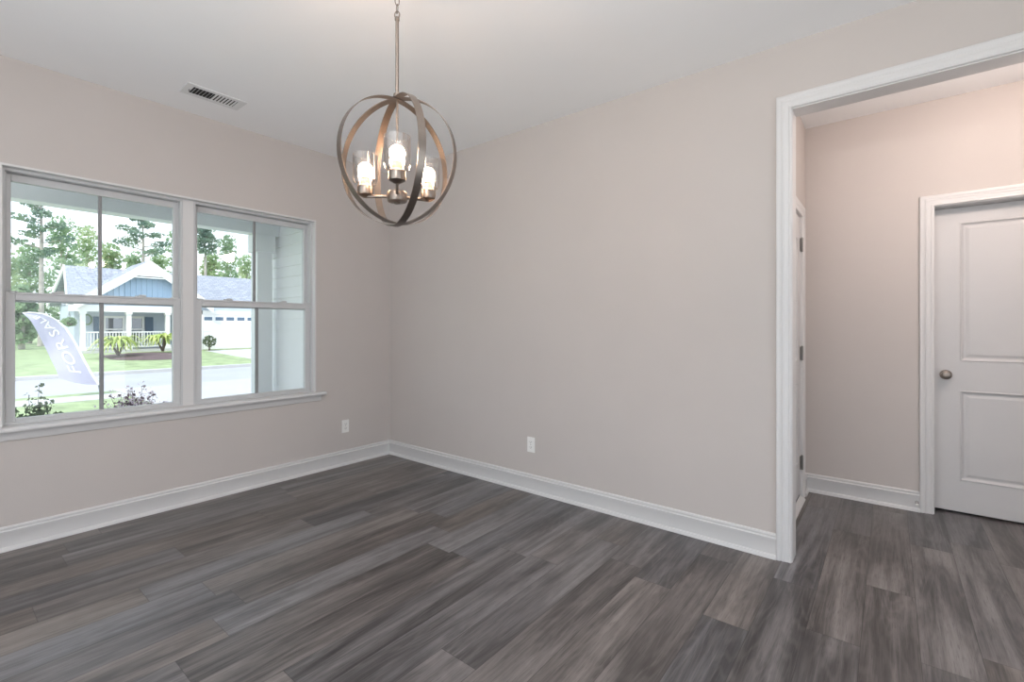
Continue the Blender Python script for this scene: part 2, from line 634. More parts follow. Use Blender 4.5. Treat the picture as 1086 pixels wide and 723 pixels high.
# ------------------------------------------------------------------ windows
ZT, ZB = 2.128, 0.684      # unit top, stool top
b = MB()
LIN = 0.012
b.box((-0.055, WY1 - LIN, ZB), (0.002, WY1, WZ1))
b.box((-0.055, WY0, ZB), (0.002, WY0 + LIN, WZ1))
b.box((-0.055, WY0 + LIN, WZ1 - LIN), (0.002, WY1 - LIN, WZ1))
# apron under the stool
AP = [(0, 0.608), (0.010, 0.608), (0.014, 0.614), (0.014, 0.640), (0.020, 0.648), (0.020, 0.655), (0, 0.655)]
b.extrude(AP, lambda u, v, w_: (u, w_, v), -2.66, -0.722)
# stool with a rounded nose
SP = [(-0.06, 0.655), (0.040, 0.655), (0.046, 0.659), (0.049, 0.667), (0.048, 0.676), (0.043, 0.682), (0.036, 0.684), (-0.06, 0.684)]
b.extrude(SP, lambda u, v, w_: (max(u, 0.0), w_, v), WY1, -0.690)
b.extrude(SP, lambda u, v, w_: (u, w_, v), WY0, WY1)
b.extrude(SP, lambda u, v, w_: (max(u, 0.0), w_, v), -2.69, WY0)
# flat cover between the two units
b.box((-0.062, -1.720, ZB), (-0.048, -1.656, ZT + 0.012))
b.box((-0.14, -1.705, ZB), (-0.062, -1.671, ZT + 0.012))
struct(b.build('trim_2', 'trim_paint', smooth=True), 'white window stool, apron and lining around the double window', 'window trim')


def ring(mb, x0, x1, y0, y1, z0, z1, l, r, bt, tp):
    """rectangular frame between x0 and x1"""
    mb.box((x0, y0, z0), (x1, y0 + l, z1))
    mb.box((x0, y1 - r, z0), (x1, y1, z1))
    mb.box((x0, y0 + l, z0), (x1, y1 - r, z0 + bt))
    mb.box((x0, y0 + l, z1 - tp), (x1, y1 - r, z1))


def window(n, y0, y1, label):
    t = empty('window_%d' % n, (0, 0, 0))
    struct(t, label, 'window')
    f = MB()
    ring(f, -0.145, -0.05, y0, y1, ZB, ZT + 0.012, 0.014, 0.014, 0.016, 0.018)
    f.box((-0.10, y0 + 0.014, ZB + 0.016), (-0.094, y0 + 0.022, ZT))      # parting stops
    f.box((-0.10, y1 - 0.022, ZB + 0.016), (-0.094, y1 - 0.014, ZT))
    f.build('frame', 'vinyl', t, bevel=0.0015)
    a, c = y0 + 0.0145, y1 - 0.0145
    mid = (a + c) / 2
    zm = 1.440
    # upper sash, outer track
    s = MB()
    ring(s, -0.136, -0.104, a, c, 1.385, ZT - 0.008, 0.027, 0.027, 0.035, 0.042)
    us = s.build('upper_sash', 'vinyl', t, bevel=0.002)
    MB().box((-0.124, a + 0.025, 1.418), (-0.120, c - 0.025, ZT - 0.048)).build('pane', 'window_glass', us)
    MB().box((-0.131, mid - 0.0095, 1.419), (-0.113, mid + 0.0095, ZT - 0.049)).build('muntin', 'muntin_shaded', us, bevel=0.003)
    # lower sash, inner track
    s = MB()
    ring(s, -0.092, -0.058, a, c, ZB + 0.004, zm, 0.040, 0.040, 0.030, 0.048)
    s.box((-0.0585, a + 0.02, zm - 0.012), (-0.050, c - 0.02, zm - 0.004))   # lift lip
    ls = s.build('lower_sash', 'vinyl', t, bevel=0.002)
    MB().box((-0.080, a + 0.038, ZB + 0.032), (-0.076, c - 0.038, zm - 0.046)).build('pane', 'window_glass', ls)
    MB().box((-0.087, mid - 0.0105, ZB + 0.033), (-0.067, mid + 0.0105, zm - 0.047)).build('muntin', 'muntin_shaded', ls, bevel=0.003)
    for yy in (a + 0.22, c - 0.22):
        k = MB()
        k.box((-0.090, yy - 0.028, zm), (-0.062, yy + 0.028, zm + 0.008), 0.002)
        k.box((-0.084, yy - 0.008, zm + 0.008), (-0.066, yy + 0.030, zm + 0.015), 0.002)
        k.build('sash_lock', 'vinyl', t)
    for yy in (a + 0.035, c - 0.035):
        MB().box((-0.085, yy - 0.018, zm), (-0.062, yy + 0.018, zm + 0.006), 0.002).build('tilt_latch', 'vinyl', t)
    return t


window(1, -2.588, -1.720, 'white double hung window unit showing the flag and the house gable')
window(2, -1.656, -0.774, 'white double hung window unit nearer the room corner, showing porch siding')


# ------------------------------------------------------------------ panel doors
def panel_slab(mb, W_, H_, T_, panels, f):
    """door slab with moulded panels on the face t=0 (t grows into the door); f(a, t, z)"""
    xs = sorted({0.0, W_} | {p[0] for p in panels} | {p[1] for p in panels})
    zs = sorted({0.0, H_} | {p[2] for p in panels} | {p[3] for p in panels})

    def q(pts):
        mb.bm.faces.new([mb.bm.verts.new(f(*p)) for p in pts])

    for i in range(len(xs) - 1):
        for j in range(len(zs) - 1):
            a0, a1, z0, z1 = xs[i], xs[i + 1], zs[j], zs[j + 1]
            if any(p[0] <= a0 and a1 <= p[1] and p[2] <= z0 and z1 <= p[3] for p in panels):
                continue
            q([(a0, 0, z0), (a1, 0, z0), (a1, 0, z1), (a0, 0, z1)])
    for a0, a1, z0, z1 in panels:
        steps = [(0, 0), (0.004, -0.004), (0.009, -0.003), (0.012, 0.004), (0.020, 0.009), (0.028, 0.009), (0.045, 0.003)]
        rg = [[(a0 + d, t, z0 + d), (a1 - d, t, z0 + d), (a1 - d, t, z1 - d), (a0 + d, t, z1 - d)] for d, t in steps]
        for A, B in zip(rg, rg[1:]):
            for k in range(4):
                q([A[k], A[(k + 1) % 4], B[(k + 1) % 4], B[k]])
        q(rg[-1])
    q([(0, T_, 0), (W_, T_, 0), (W_, T_, H_), (0, T_, H_)])
    for A in ([(0, 0, 0), (0, T_, 0), (0, T_, H_), (0, 0, H_)], [(W_, 0, 0), (W_, T_, 0), (W_, T_, H_), (W_, 0, H_)], [(0, 0, 0), (W_, 0, 0), (W_, T_, 0), (0, T_, 0)], [(0, 0, H_), (W_, 0, H_), (W_, T_, H_), (0, T_, H_)]):
        q(A)
    bmesh.ops.remove_doubles(mb.bm, verts=mb.bm.verts, dist=1e-5)


# hall back door: set deep in its jamb
d1 = struct(empty('door_1', (D1X0, HY, 0)), 'white two panel door at the picture edge with round metal knob', 'door')
b = MB()
casing(b, -0.005, D1X1 - D1X0 + 0.005, D1Z + 0.005, lambda a, t, z: (a, -t, z))
b.box((-0.018, 0, 0), (0, 0.15, D1Z))
b.box((D1X1 - D1X0, 0, 0), (D1X1 - D1X0 + 0.018, 0.15, D1Z))
b.box((-0.018, 0, D1Z), (D1X1 - D1X0 + 0.018, 0.15, D1Z + 0.018))
b.build('door_frame', 'trim_paint', d1, smooth=True)
W1 = D1X1 - D1X0 - 0.006
b = MB()
panel_slab(b, W1, D1Z - 0.017, 0.035, [(0.127, W1 - 0.127, 0.207, 0.805), (0.127, W1 - 0.127, 0.998, 1.918)], lambda a, t, z: (0.003 + a, 0.112 + t, 0.014 + z))
sl = b.build('door_panel', 'door_paint', d1)
RX90 = Matrix.Rotation(PI / 2, 4, 'X')      # +z -> -y
k = MB().lathe([(0.0, 0.0), (0.031, 0.0), (0.032, 0.003), (0.029, 0.008), (0.016, 0.011), (0.012, 0.016), (0.012, 0.028), (0.018, 0.034), (0.0265, 0.042), (0.028, 0.050), (0.025, 0.058), (0.014, 0.063), (0, 0.064)], 28, Matrix.Translation((0.062, 0.112, 0.92)) @ RX90)
tag(k.build('door_knob', 'nickel', sl, smooth=True), 'brushed nickel round knob')

# door in the hall's left wall
d2 = struct(empty('door_2', (HX, D2Y0, 0)), 'white panel door with three hinges seen edge on beside the cased opening', 'door')
b = MB()
casing(b, -0.005, D2Y1 - D2Y0 + 0.005, D2Z + 0.005, lambda a, t, z: (t, a, z))
WW = D2Y1 - D2Y0
b.box((-0.14, -0.018, 0), (0, 0, D2Z))
b.box((-0.14, WW, 0), (0, WW + 0.018, D2Z))
b.box((-0.14, -0.018, D2Z), (0, WW + 0.018, D2Z + 0.018))
b.build('door_frame', 'trim_paint', d2, smooth=True)
b = MB()
panel_slab(b, WW - 0.006, D2Z - 0.045, 0.044, [(0.14, WW / 2 - 0.05, 0.24, 0.80), (WW / 2 + 0.05, WW - 0.14, 0.24, 0.80), (0.14, WW / 2 - 0.05, 0.96, 1.82), (WW / 2 + 0.05, WW - 0.14, 0.96, 1.82)], lambda a, t, z: (-0.004 - t, 0.003 + a, 0.042 + z))
sl = b.build('door_panel', 'door_paint', d2)
for z in (0.264, 1.05, 1.83):
    h = MB()
    h.tube([(0.008, WW - 0.001, z - 0.05), (0.008, WW - 0.001, z + 0.05)], 0.0075, 10)
    h.box((-0.003, WW - 0.024, z - 0.047), (0.002, WW + 0.014, z + 0.047))
    h.tube([(0.008, WW - 0.001, z + 0.05), (0.008, WW - 0.001, z + 0.056)], [0.0055, 0.002], 10)
    tag(h.build('hinge', 'hinge_metal', d2, smooth=True), 'dark metal hinge')
MB().extrude([(-0.12, 0), (0.030, 0), (0.027, 0.008), (0.0, 0.026), (-0.12, 0.026)], lambda u, v, w_: (u, w_, v), 0.0, WW).build('threshold', 'trim_paint', d2)
tag(MB().box((-0.046, 0.004, 0.027), (-0.005, WW - 0.004, 0.041)).build('sweep', 'plastic_dark', d2), 'dark weather sweep')

# ------------------------------------------------------------------ orb pendant
CX, CY, CZ, RR = 2.300, -1.680, 1.897, 0.2535
ang0 = math.atan2(-2.855 - CY, 3.828 - CX)
root = empty('orb_chandelier', (CX, CY, CH), label='brushed nickel orb chandelier with three lit bulbs hanging from the ceiling', cat='chandelier')


def P(x, y, z):
    return Vector((x, y, z - CH))


MB().lathe([(0, CH), (0.065, CH), (0.065, CH - 0.010), (0.058, CH - 0.022), (0.020, CH - 0.030), (0.010, CH - 0.034), (0, CH - 0.034)], 32, Matrix.Translation((0, 0, -CH))).build('canopy', 'nickel', root, smooth=True)
STEM_T = 2.470
zc_, turn = CH - 0.048, 0
while zc_ > STEM_T + 0.026:
    a = PI / 2 * turn + ang0 + 0.35
    pts = []
    for k in range(20):
        q = 2 * PI * k / 20
        pts.append(P(math.cos(a) * 0.0085 * math.cos(q), math.sin(a) * 0.0085 * math.cos(q), zc_ + 0.0185 * math.sin(q)))
    MB().tube(pts, 0.0019, 8, closed=True).build('chain_link', 'nickel', root, smooth=True)
    zc_ -= 0.0315
    turn += 1
lp = [P(math.cos(ang0 + 1.2) * 0.010 * math.cos(2 * PI * k / 20), math.sin(ang0 + 1.2) * 0.010 * math.cos(2 * PI * k / 20), STEM_T + 0.012 + 0.014 * math.sin(2 * PI * k / 20)) for k in range(20)]
MB().tube(lp, 0.0024, 8, closed=True).build('loop', 'nickel', root, smooth=True)
b = MB().tube([P(0, 0, STEM_T), P(0, 0, CZ + RR)], 0.0068, 14)
b.lathe([(0, STEM_T + 0.004), (0.0095, STEM_T + 0.002), (0.0095, STEM_T - 0.010), (0.0068, STEM_T - 0.012)], 16, Matrix.Translation((0, 0, -CH)))
b.lathe([(0.0068, CZ + RR + 0.020), (0.014, CZ + RR + 0.016), (0.016, CZ + RR + 0.003), (0.0, CZ + RR + 0.003)], 18, Matrix.Translation((0, 0, -CH)))
b.build('stem', 'nickel', root, smooth=True)
MB().tube([P(0, 0, CZ + RR - 0.006), P(0, 0, 1.776)], 0.0048, 12).build('inner_rod', 'nickel', root, smooth=True)
HZ = 1.770


def band(phi, R_, wd, th):
    a = ang0 + math.radians(phi)
    e = Vector((math.cos(a), math.sin(a), 0))
    nrm = Vector((-math.sin(a), math.cos(a), 0))
    bm = MB()
    n = 96
    rows = []
    for k in range(n):
        q = 2 * PI * k / n
        d = e * math.cos(q) + Vector((0, 0, math.sin(q)))
        c = Vector((0, 0, CZ - CH))
        rows.append([bm.bm.verts.new(c + d * (R_ + s * th) + nrm * (t * wd / 2)) for s, t in ((0, -1), (0, 1), (-1, 1), (-1, -1))])
    for k in range(n):
        A, B = rows[k], rows[(k + 1) % n]
        for i in range(4):
            j = (i + 1) % 4
            bm.bm.faces.new((A[i], A[j], B[j], B[i]))
    bm.build('ring', 'nickel', root, smooth=True)


band(20, RR, 0.029, 0.0028)
band(60, RR - 0.0034, 0.029, 0.0028)
band(-56, RR - 0.0068, 0.029, 0.0028)
MB().lathe([(0, 1.728), (0.010, 1.730), (0.014, 1.736), (0.036, 1.738), (0.039, 1.742), (0.039, 1.772), (0.036, 1.777), (0.010, 1.779), (0, 1.779)], 28, Matrix.Translation((0, 0, -CH))).build('hub', 'nickel', root, smooth=True)
AR = 0.147
for ph in (0, 121, -121):
    a = ang0 + math.radians(ph)
    e = Vector((math.cos(a), math.sin(a), 0))
    c = e * AR
    T = Matrix.Translation((c.x, c.y, -CH))
    am = MB()
    am.tube([e * 0.034 + Vector((0, 0, 1.762 - CH)), e * (AR + 0.003) + Vector((0, 0, 1.772 - CH))], 0.0062, 12)
    arm = am.build('arm', 'nickel', root, smooth=True)
    MB().lathe([(0, 1.766), (0.012, 1.768), (0.030, 1.779), (0.0315, 1.784), (0.0315, 1.812), (0.027, 1.816), (0.019, 1.817), (0.019, 1.846), (0.0165, 1.849), (0, 1.849)], 24, T).build('socket', 'nickel', arm, smooth=True)
    g = [(0.030, 1.8165), (0.042, 1.820), (0.0475, 1.831), (0.0485, 1.845), (0.0485, 1.940), (0.0472, 1.9415), (0.0460, 1.940), (0.0460, 1.846), (0.045, 1.833), (0.040, 1.8235), (0.030, 1.8195)]
    MB().lathe(g, 36, T, closed=True).build('glass_shade', 'shade_glass', arm, smooth=True)
    bu = [(0, 1.849), (0.013, 1.849), (0.0135, 1.855)] + [(0.029 * math.cos(q), 1.880 + 0.029 * math.sin(q)) for q in [math.radians(x) for x in (-45, -30, -15, 0, 15, 30, 45, 60, 75)]] + [(0, 1.909)]
    tag(MB().lathe(bu, 20, T).build('bulb', 'bulb', arm, smooth=True), 'glowing warm white globe bulb')

# ------------------------------------------------------------------ ceiling vent, outlets, door stop
vt = empty('ceiling_vent', (0.388, -1.675, CH), label='white rectangular ceiling register near the window wall', cat='vent')
L_, Wd = 0.345, 0.175
b = MB()
for (y0, y1, x0, x1) in ((-L_ / 2, -0.128, -Wd / 2, Wd / 2), (0.128, L_ / 2, -Wd / 2, Wd / 2), (-0.128, 0.128, -Wd / 2, -0.052), (-0.128, 0.128, 0.052, Wd / 2), (-0.006, 0.006, -0.052, 0.052)):
    b.box((x0, y0, -0.0060), (x1, y1, -0.0002))
b.build('frame', 'vent_white', vt, bevel=0.0035)
tag(MB().box((-0.055, -0.130, -0.002), (0.055, 0.130, -0.0006)).build('backing', 'duct_shade', vt), 'dark plate coloured as duct shade behind the louvers')  # flat plate under the ceiling, duct darkness is only its colour
for side in (-1, 1):
    for i in range(6):
        yc = side * (0.016 + 0.0194 * i + 0.003)
        b = MB()
        hw = 0.0066 if side < 0 else 0.0052
        b.box((-0.052, -hw, -0.0005), (0.052, hw, 0.0005))
        # the two banks of louvers are turned opposite ways
        ang = math.radians(50 if side < 0 else -4)
        bmesh.ops.transform(b.bm, matrix=Matrix.Translation((0, yc, -0.0055)) @ Matrix.Rotation(ang, 4, 'X'), verts=b.bm.verts)
        b.build('louver', 'vent_white', vt)
b = MB().box((-0.006, -0.142, -0.018), (0.010, -0.139, -0.009))
b.build('lever', 'hinge_metal', vt)


def outlet(loc, rz, label):
    o = empty('wall_outlet', loc, rz, label=label, cat='outlet', group='duplex outlets above the baseboards')
    MB().box((-0.035, -0.006, -0.057), (0.035, 0, 0.057), 0.0022).build('cover_plate', 'plastic', o)
    for z in (0.020, -0.020):
        r = MB().box((-0.0165, -0.0085, z - 0.0145), (0.0165, -0.005, z + 0.0145), 0.003).build('receptacle', 'plastic', o)
        s = MB().box((-0.0085, -0.0090, z - 0.002), (-0.006, -0.0080, z + 0.007))
        s.box((0.006, -0.0090, z - 0.002), (0.0085, -0.0080, z + 0.007))
        s.tube([(0, -0.0090, z - 0.007), (0, -0.0080, z - 0.007)], 0.0025, 8)
        tag(s.build('slots', 'plastic_dark', r), 'dark plug slots')
    MB().tube([(0, -0.0075, 0), (0, -0.0055, 0)], 0.003, 10).build('screw', 'chrome', o)
    return o


outlet((1.725, 0, 0.355), 0, 'white outlet on the blank wall, right of the room corner')
outlet((0, -0.485, 0.346), PI / 2, 'white outlet on the window wall, between window and room corner')

ds = empty('door_stop', (3.972, HY - 0.0145, 0.062), label='small metal door stop on the hall baseboard beside the door casing', cat='door stop')
MB().lathe([(0, 0), (0.011, 0), (0.011, 0.004), (0.006, 0.010), (0, 0.010)], 16, RX90).build('base', 'chrome', ds, smooth=True)
pts = [(0.0052 * math.cos(k * 0.7), -0.010 - 0.00062 * k, 0.0052 * math.sin(k * 0.7)) for k in range(81)]
MB().tube(pts, 0.0013, 6).build('spring', 'chrome', ds, smooth=True)
MB().lathe([(0, 0.058), (0.008, 0.058), (0.0085, 0.062), (0.0085, 0.072), (0.006, 0.076), (0, 0.076)], 16, RX90).build('tip', 'rubber', ds, smooth=True)

# ------------------------------------------------------------------ own porch
GZ = -0.45
struct(MB().box((-2.2, -6, -0.25), (-0.15, -0.2, -0.13)).build('porch_floor', 'concrete'), 'concrete porch floor outside the window', 'porch floor')
b = MB()
b.box((-1.86, -7, 2.485), (-0.15, 0.3, 2.52))
yy = -7.0
while yy < -0.2:
    b.box((-1.86, yy, 2.446), (-0.15, min(yy + 0.284, -0.2), 2.487))      # boards with open joints
    yy += 0.30
struct(b.build('porch_ceiling', 'soffit_grey'), 'boarded white porch ceiling seen through the top of the window', 'porch ceiling')
b = MB()
b.box((-2.04, -7, 2.315), (-1.86, -0.2, 2.52))
b.box((-2.30, -7, 2.53), (-0.15, 0.3, 2.60))
b.box((-2.34, -7, 2.44), (-2.22, -0.1, 2.56))
struct(b.build('porch_beam', 'porch_white', bevel=0.004), 'white porch beam and gutter running along the top of the window view', 'beam')
b = MB()
b.box((-2.035, -0.455, -0.13), (-1.865, -0.285, 2.315))
b.box((-2.06, -0.48, 2.11), (-1.84, -0.26, 2.315))
b.box((-2.06, -0.48, -0.13), (-1.84, -0.26, 0.10))
struct(b.build('porch_column', 'porch_white', bevel=0.004), 'square white porch column with stepped cap beside the siding', 'column')
b = MB()
EX = 0.122
z = -0.25
prof = [(0.10, z)]
while z < 2.75:
    prof += [(-0.016, z), (0.003, z + EX)]
    z += EX
prof.append((0.10, z))
b.extrude(prof, lambda u, v, w_: (w_, -0.2 + u, v), -2.45, -0.15)
b.box((-2.47, -0.215, -0.25), (-2.38, -0.10, 2.75))
struct(b.build('wall_porch', 'siding_white'), 'white lap siding wall outside the right end of the window', 'siding')

# ------------------------------------------------------------------ ground and street


def ground_strip(name, m, x0, x1, z0, z1, y0=-60, y1=60, th=0.3):
    b = MB()
    b.extrude([(x0, z0), (x1, z1), (x1, z1 - th), (x0, z0 - th)], lambda u, v, w_: (u, w_, v), y0, y1)
    return b.build(name, m)


struct(ground_strip('lawn', 'grass_green', -10.5, -2.2, GZ, GZ + 0.02), 'green front lawn between the porch and the sidewalk', 'lawn')
struct(ground_strip('sidewalk', 'concrete', -11.5, -10.5, GZ + 0.01, GZ + 0.01), 'pale sidewalk on the near side of the street', 'sidewalk')
struct(ground_strip('verge_lawn', 'grass_green', -12.2, -11.5, GZ, GZ), 'narrow grass verge between sidewalk and street', 'lawn')
struct(ground_strip('street', 'asphalt', -18.0, -12.2, GZ - 0.05, GZ - 0.05), 'pale asphalt street in front of the houses', 'street')
b = MB()
b.box((-18.35, -60, GZ - 0.3), (-18.0, 60, GZ + 0.06))
struct(b.build('curb', 'concrete'), 'concrete curb on the far side of the street', 'curb')
struct(ground_strip('far_lawn', 'grass_green', -27.4, -18.35, -0.12, GZ + 0.03, -60, 7.2), 'bright green lawn in front of the house across the street', 'lawn')
struct(ground_strip('far_driveway', 'concrete', -27.98, -18.35, -0.14, GZ + 0.03, 7.2, 13.2), 'white concrete driveway to the garage across the street', 'driveway')
struct(ground_strip('near_driveway', 'driveway', -12.25, -2.3, GZ + 0.03, GZ + 0.045, 0.25, 8.0), 'pale concrete driveway beside the near lawn', 'driveway')
struct(ground_strip('back_lawn', 'grass_green', -90, -27.4, -0.1, -0.12), 'grass around and behind the house across the street', 'lawn')


def gz(x):
    return -0.12 + (x + 27.4) * (GZ + 0.03 + 0.12) / 9.05


b = MB()
n = 40
rings_ = []
for rr_, h in ((1.0, 0.0), (0.8, 0.05), (0.45, 0.09)):
    rings_.append([b.bm.verts.new((-24.6 + 2.3 * rr_ * math.cos(2 * PI * k / n), 4.05 + 1.75 * rr_ * math.sin(2 * PI * k / n) * (1 + 0.08 * math.sin(5 * 2 * PI * k / n)), gz(-24.6 + 2.3 * rr_ * math.cos(2 * PI * k / n)) + 0.01 + h)) for k in range(n)])
for A, B in zip(rings_, rings_[1:]):
    for k in range(n):
        b.bm.faces.new((A[k], A[(k + 1) % n], B[(k + 1) % n], B[k]))
b.bm.faces.new(rings_[-1])
tag(b.build('mulch_bed', 'mulch'), 'dark mulch bed under the two palms on the far lawn', 'mulch bed', kind='stuff')

# ------------------------------------------------------------------ house across the street
hs = empty('house', (-28, 1.7, -0.12), label='grey blue house with front gable, porch and garage across the street', cat='house')
HO = Vector((-28, 1.7, -0.12))


class HB(MB):
    def box(s, a, b_, bev=0.0):
        return MB.box(s, Vector(a) - HO, Vector(b_) - HO, bev)

    def face(s, pts):
        return MB.face(s, [Vector(p) - HO for p in pts])


HY0, HY1 = 1.75, 14.5
EZ, EXV, RZ, RXV = 2.55, -28.45, 4.62, -31.5
EXB = -34.55
YE = {0: (1.64, 1.94), 1: (14.5, 14.2)}     # roof ends at the eave and at the ridge
b = HB()
b.box((-34.2, 2.1, -0.3), (-30.0, 6.75, 2.5))
b.box((-34.2, 6.75, -0.3), (-28.05, HY1 - 0.3, 2.4))
for yv in (2.1, HY1 - 0.35):
    b.face([(-29, yv, 2.4), (-34.0, yv, 2.4), (RXV, yv, RZ - 0.2)])
b.build('wall', 'house_grey', hs)
b = HB()
for xe in (EXV, EXB):
    A = [(xe, YE[0][0], EZ), (xe, YE[1][0], EZ), (RXV, YE[1][1], RZ), (RXV, YE[0][1], RZ)]
    Bq = [(x, y, z_ - 0.12) for x, y, z_ in A]
    b.face(A)
    b.face(Bq[::-1])
    for i in range(4):
        jn = (i + 1) % 4
        b.face([A[i], A[jn], Bq[jn], Bq[i]])
b.build('roof', 'shingle', hs)
# rake boards and eave fascia
for e in (0, 1):
    b = HB()
    sg = -1 if e == 0 else 1
    for xe in (EXV, EXB):
        A = [(xe, YE[e][0], EZ + 0.03), (RXV, YE[e][1], RZ + 0.03), (RXV, YE[e][1], RZ - 0.24), (xe, YE[e][0], EZ - 0.24)]
        Bq = [(x, y + sg * 0.07, z_) for x, y, z_ in A]
        b.face(A)
        b.face(Bq[::-1])
        for i in range(4):
            jn = (i + 1) % 4
            b.face([A[i], A[jn], Bq[jn], Bq[i]])
    b.build('rake_fascia', 'house_white', hs)
HB().box((EXV - 0.02, 6.9, EZ - 0.22), (EXV + 0.06, HY1, EZ - 0.02)).build('eave_fascia', 'house_white', hs)
# front gable
GYC, GZT, GSL, GH = 4.85, 4.76, 0.755, 3.1
xg = -28.0


def gp(y, x, dz=0.0):
    return (x, y, GZT - abs(y - GYC) * GSL + dz)


b = HB()
b.face([gp(GYC - GH, xg - 0.15, -0.2), gp(GYC + GH, xg - 0.15, -0.2), gp(GYC, xg - 0.15, -0.2)])
yb = GYC - 2.9
while yb < GYC + 2.9:
    zt = GZT - abs(yb - GYC) * GSL - 0.30
    if zt > 2.4:
        b.box((xg - 0.15, yb - 0.022, 2.3), (xg - 0.11, yb + 0.022, zt))
    yb += 0.24
gb = b.build('gable_siding', 'house_blue', hs)
b = HB()
for sg in (-1, 1):
    ye = GYC + sg * GH
    b.face([gp(GYC, xg + 0.30, 0.12), gp(ye, xg + 0.30, 0.12), gp(ye, -31.4, 0.12), gp(GYC, -31.4, 0.12)])
    b.face([gp(GYC, xg + 0.30, 0.02), gp(ye, xg + 0.30, 0.02), gp(ye, -31.4, 0.02), gp(GYC, -31.4, 0.02)])
b.build('gable_roof', 'shingle', hs)
b = HB()
for sg in (-1, 1):
    ye = GYC + sg * GH
    for xx in (xg + 0.31, xg + 0.26):
        b.face([gp(GYC, xx, 0.12), gp(ye, xx, 0.12), gp(ye, xx, -0.36), gp(GYC, xx, -0.36)])
    b.face([gp(GYC, xg + 0.31, -0.36), gp(ye, xg + 0.31, -0.36), gp(ye, xg + 0.26, -0.36), gp(GYC, xg + 0.26, -0.36)])
    b.face([gp(GYC, xg + 0.31, 0.12), gp(ye, xg + 0.31, 0.12), gp(ye, xg + 0.26, 0.12), gp(GYC, xg + 0.26, 0.12)])
b.box((xg + 0.20, GYC - 0.66, 3.88), (xg + 0.29, GYC + 0.66, 3.98))
b.face([gp(GYC - 0.95, xg + 0.29, -0.1), gp(GYC + 0.95, xg + 0.29, -0.1), gp(GYC, xg + 0.29, -0.1)])
b.face([gp(GYC - 0.95, xg + 0.22, -0.1), gp(GYC + 0.95, xg + 0.22, -0.1), gp(GYC, xg + 0.22, -0.1)])
b.build('rake_board', 'house_white', hs)
b = HB()
b.box((xg - 0.15, 1.62, 2.02), (xg + 0.10, 6.75, 2.36))
b.box((-30.0, 2.0, 2.30), (xg, 6.75, 2.36))
b.build('porch_beam', 'house_white', hs)
HB().box((-30.0, 2.0, -0.3), (xg + 0.12, 6.75, 0.02)).build('porch_floor', 'concrete', hs)
for yv in (2.13, 3.98, 5.72):
    b = HB().box((xg - 0.12, yv - 0.10, 0.02), (xg + 0.08, yv + 0.10, 2.02))
    b.box((xg - 0.15, yv - 0.14, 1.90), (xg + 0.11, yv + 0.14, 2.03))
    b.box((xg - 0.15, yv - 0.14, 0.02), (xg + 0.11, yv + 0.14, 0.22))
    b.build('column', 'house_white', hs)
for y0, y1 in ((2.23, 3.88), (4.08, 5.62)):
    b = HB().box((xg - 0.05, y0, 0.92), (xg + 0.03, y1, 0.99))
    b.box((xg - 0.05, y0, 0.14), (xg + 0.03, y1, 0.20))
    yb = y0 + 0.09
    while yb < y1:
        b.box((xg - 0.03, yb - 0.018, 0.2), (xg + 0.01, yb + 0.018, 0.92))
        yb += 0.125
    b.build('railing', 'house_white', hs)
for y0, y1 in ((3.28, 4.22), (4.42, 5.10)):
    b = HB()
    x0 = -29.99
    for (a0, a1, z0, z1) in ((y0, y1, 1.72, 1.84), (y0, y1, 0.30, 0.40), (y0, y0 + 0.10, 0.40, 1.72), (y1 - 0.10, y1, 0.40, 1.72), (y0 + 0.10, y1 - 0.10, 1.06, 1.13)):
        b.box((x0, a0, z0), (x0 + 0.08, a1, z1))
    wf = b.build('window', 'house_white', hs)
    HB().box((x0 + 0.01, y0 + 0.08, 0.38), (x0 + 0.02, y1 - 0.08, 1.74)).build('pane', 'house_glass', wf)
for y0 in (2.88, 5.16):
    b = HB().box((-29.99, y0, 0.34), (-29.94, y0 + 0.38, 1.80))
    for kk in range(12):
        b.box((-29.94, y0 + 0.05, 0.42 + kk * 0.11), (-29.925, y0 + 0.33, 0.48 + kk * 0.11))
    b.build('shutter', 'shutter_blue', hs)
b = HB()
for (y0, y1, z0, z1) in ((7.10, 7.45, -0.15, 2.2), (12.3, 12.6, -0.15, 2.2), (7.10, 12.6, 1.98, 2.2)):
    b.box((-28.05, y0, z0), (-27.98, y1, z1))
b.box((-28.06, 6.70, -0.15), (-27.98, 6.86, 2.5))
b.build('garage_trim', 'house_white', hs)
b = HB()
for kk in range(4):
    for jj in range(8):
        b.box((-28.03, 7.45 + jj * 0.606 + 0.03, -0.12 + kk * 0.525 + 0.03), (-28.0, 7.45 + (jj + 1) * 0.606 - 0.03, -0.12 + (kk + 1) * 0.525 - 0.03))
b.box((-28.05, 7.45, -0.12), (-28.02, 12.3, 1.98))
gd = b.build('garage_door', 'house_white', hs)
for jj in range(8):
    HB().box((-28.01, 7.45 + jj * 0.606 + 0.09, 1.62), (-27.99, 7.45 + (jj + 1) * 0.606 - 0.09, 1.82)).build('garage_pane', 'shutter_blue', gd)
HB().box((-28.04, 6.92, -0.12), (-27.97, 7.02, 2.4)).build('downspout', 'house_grey', hs)

# ------------------------------------------------------------------ plants


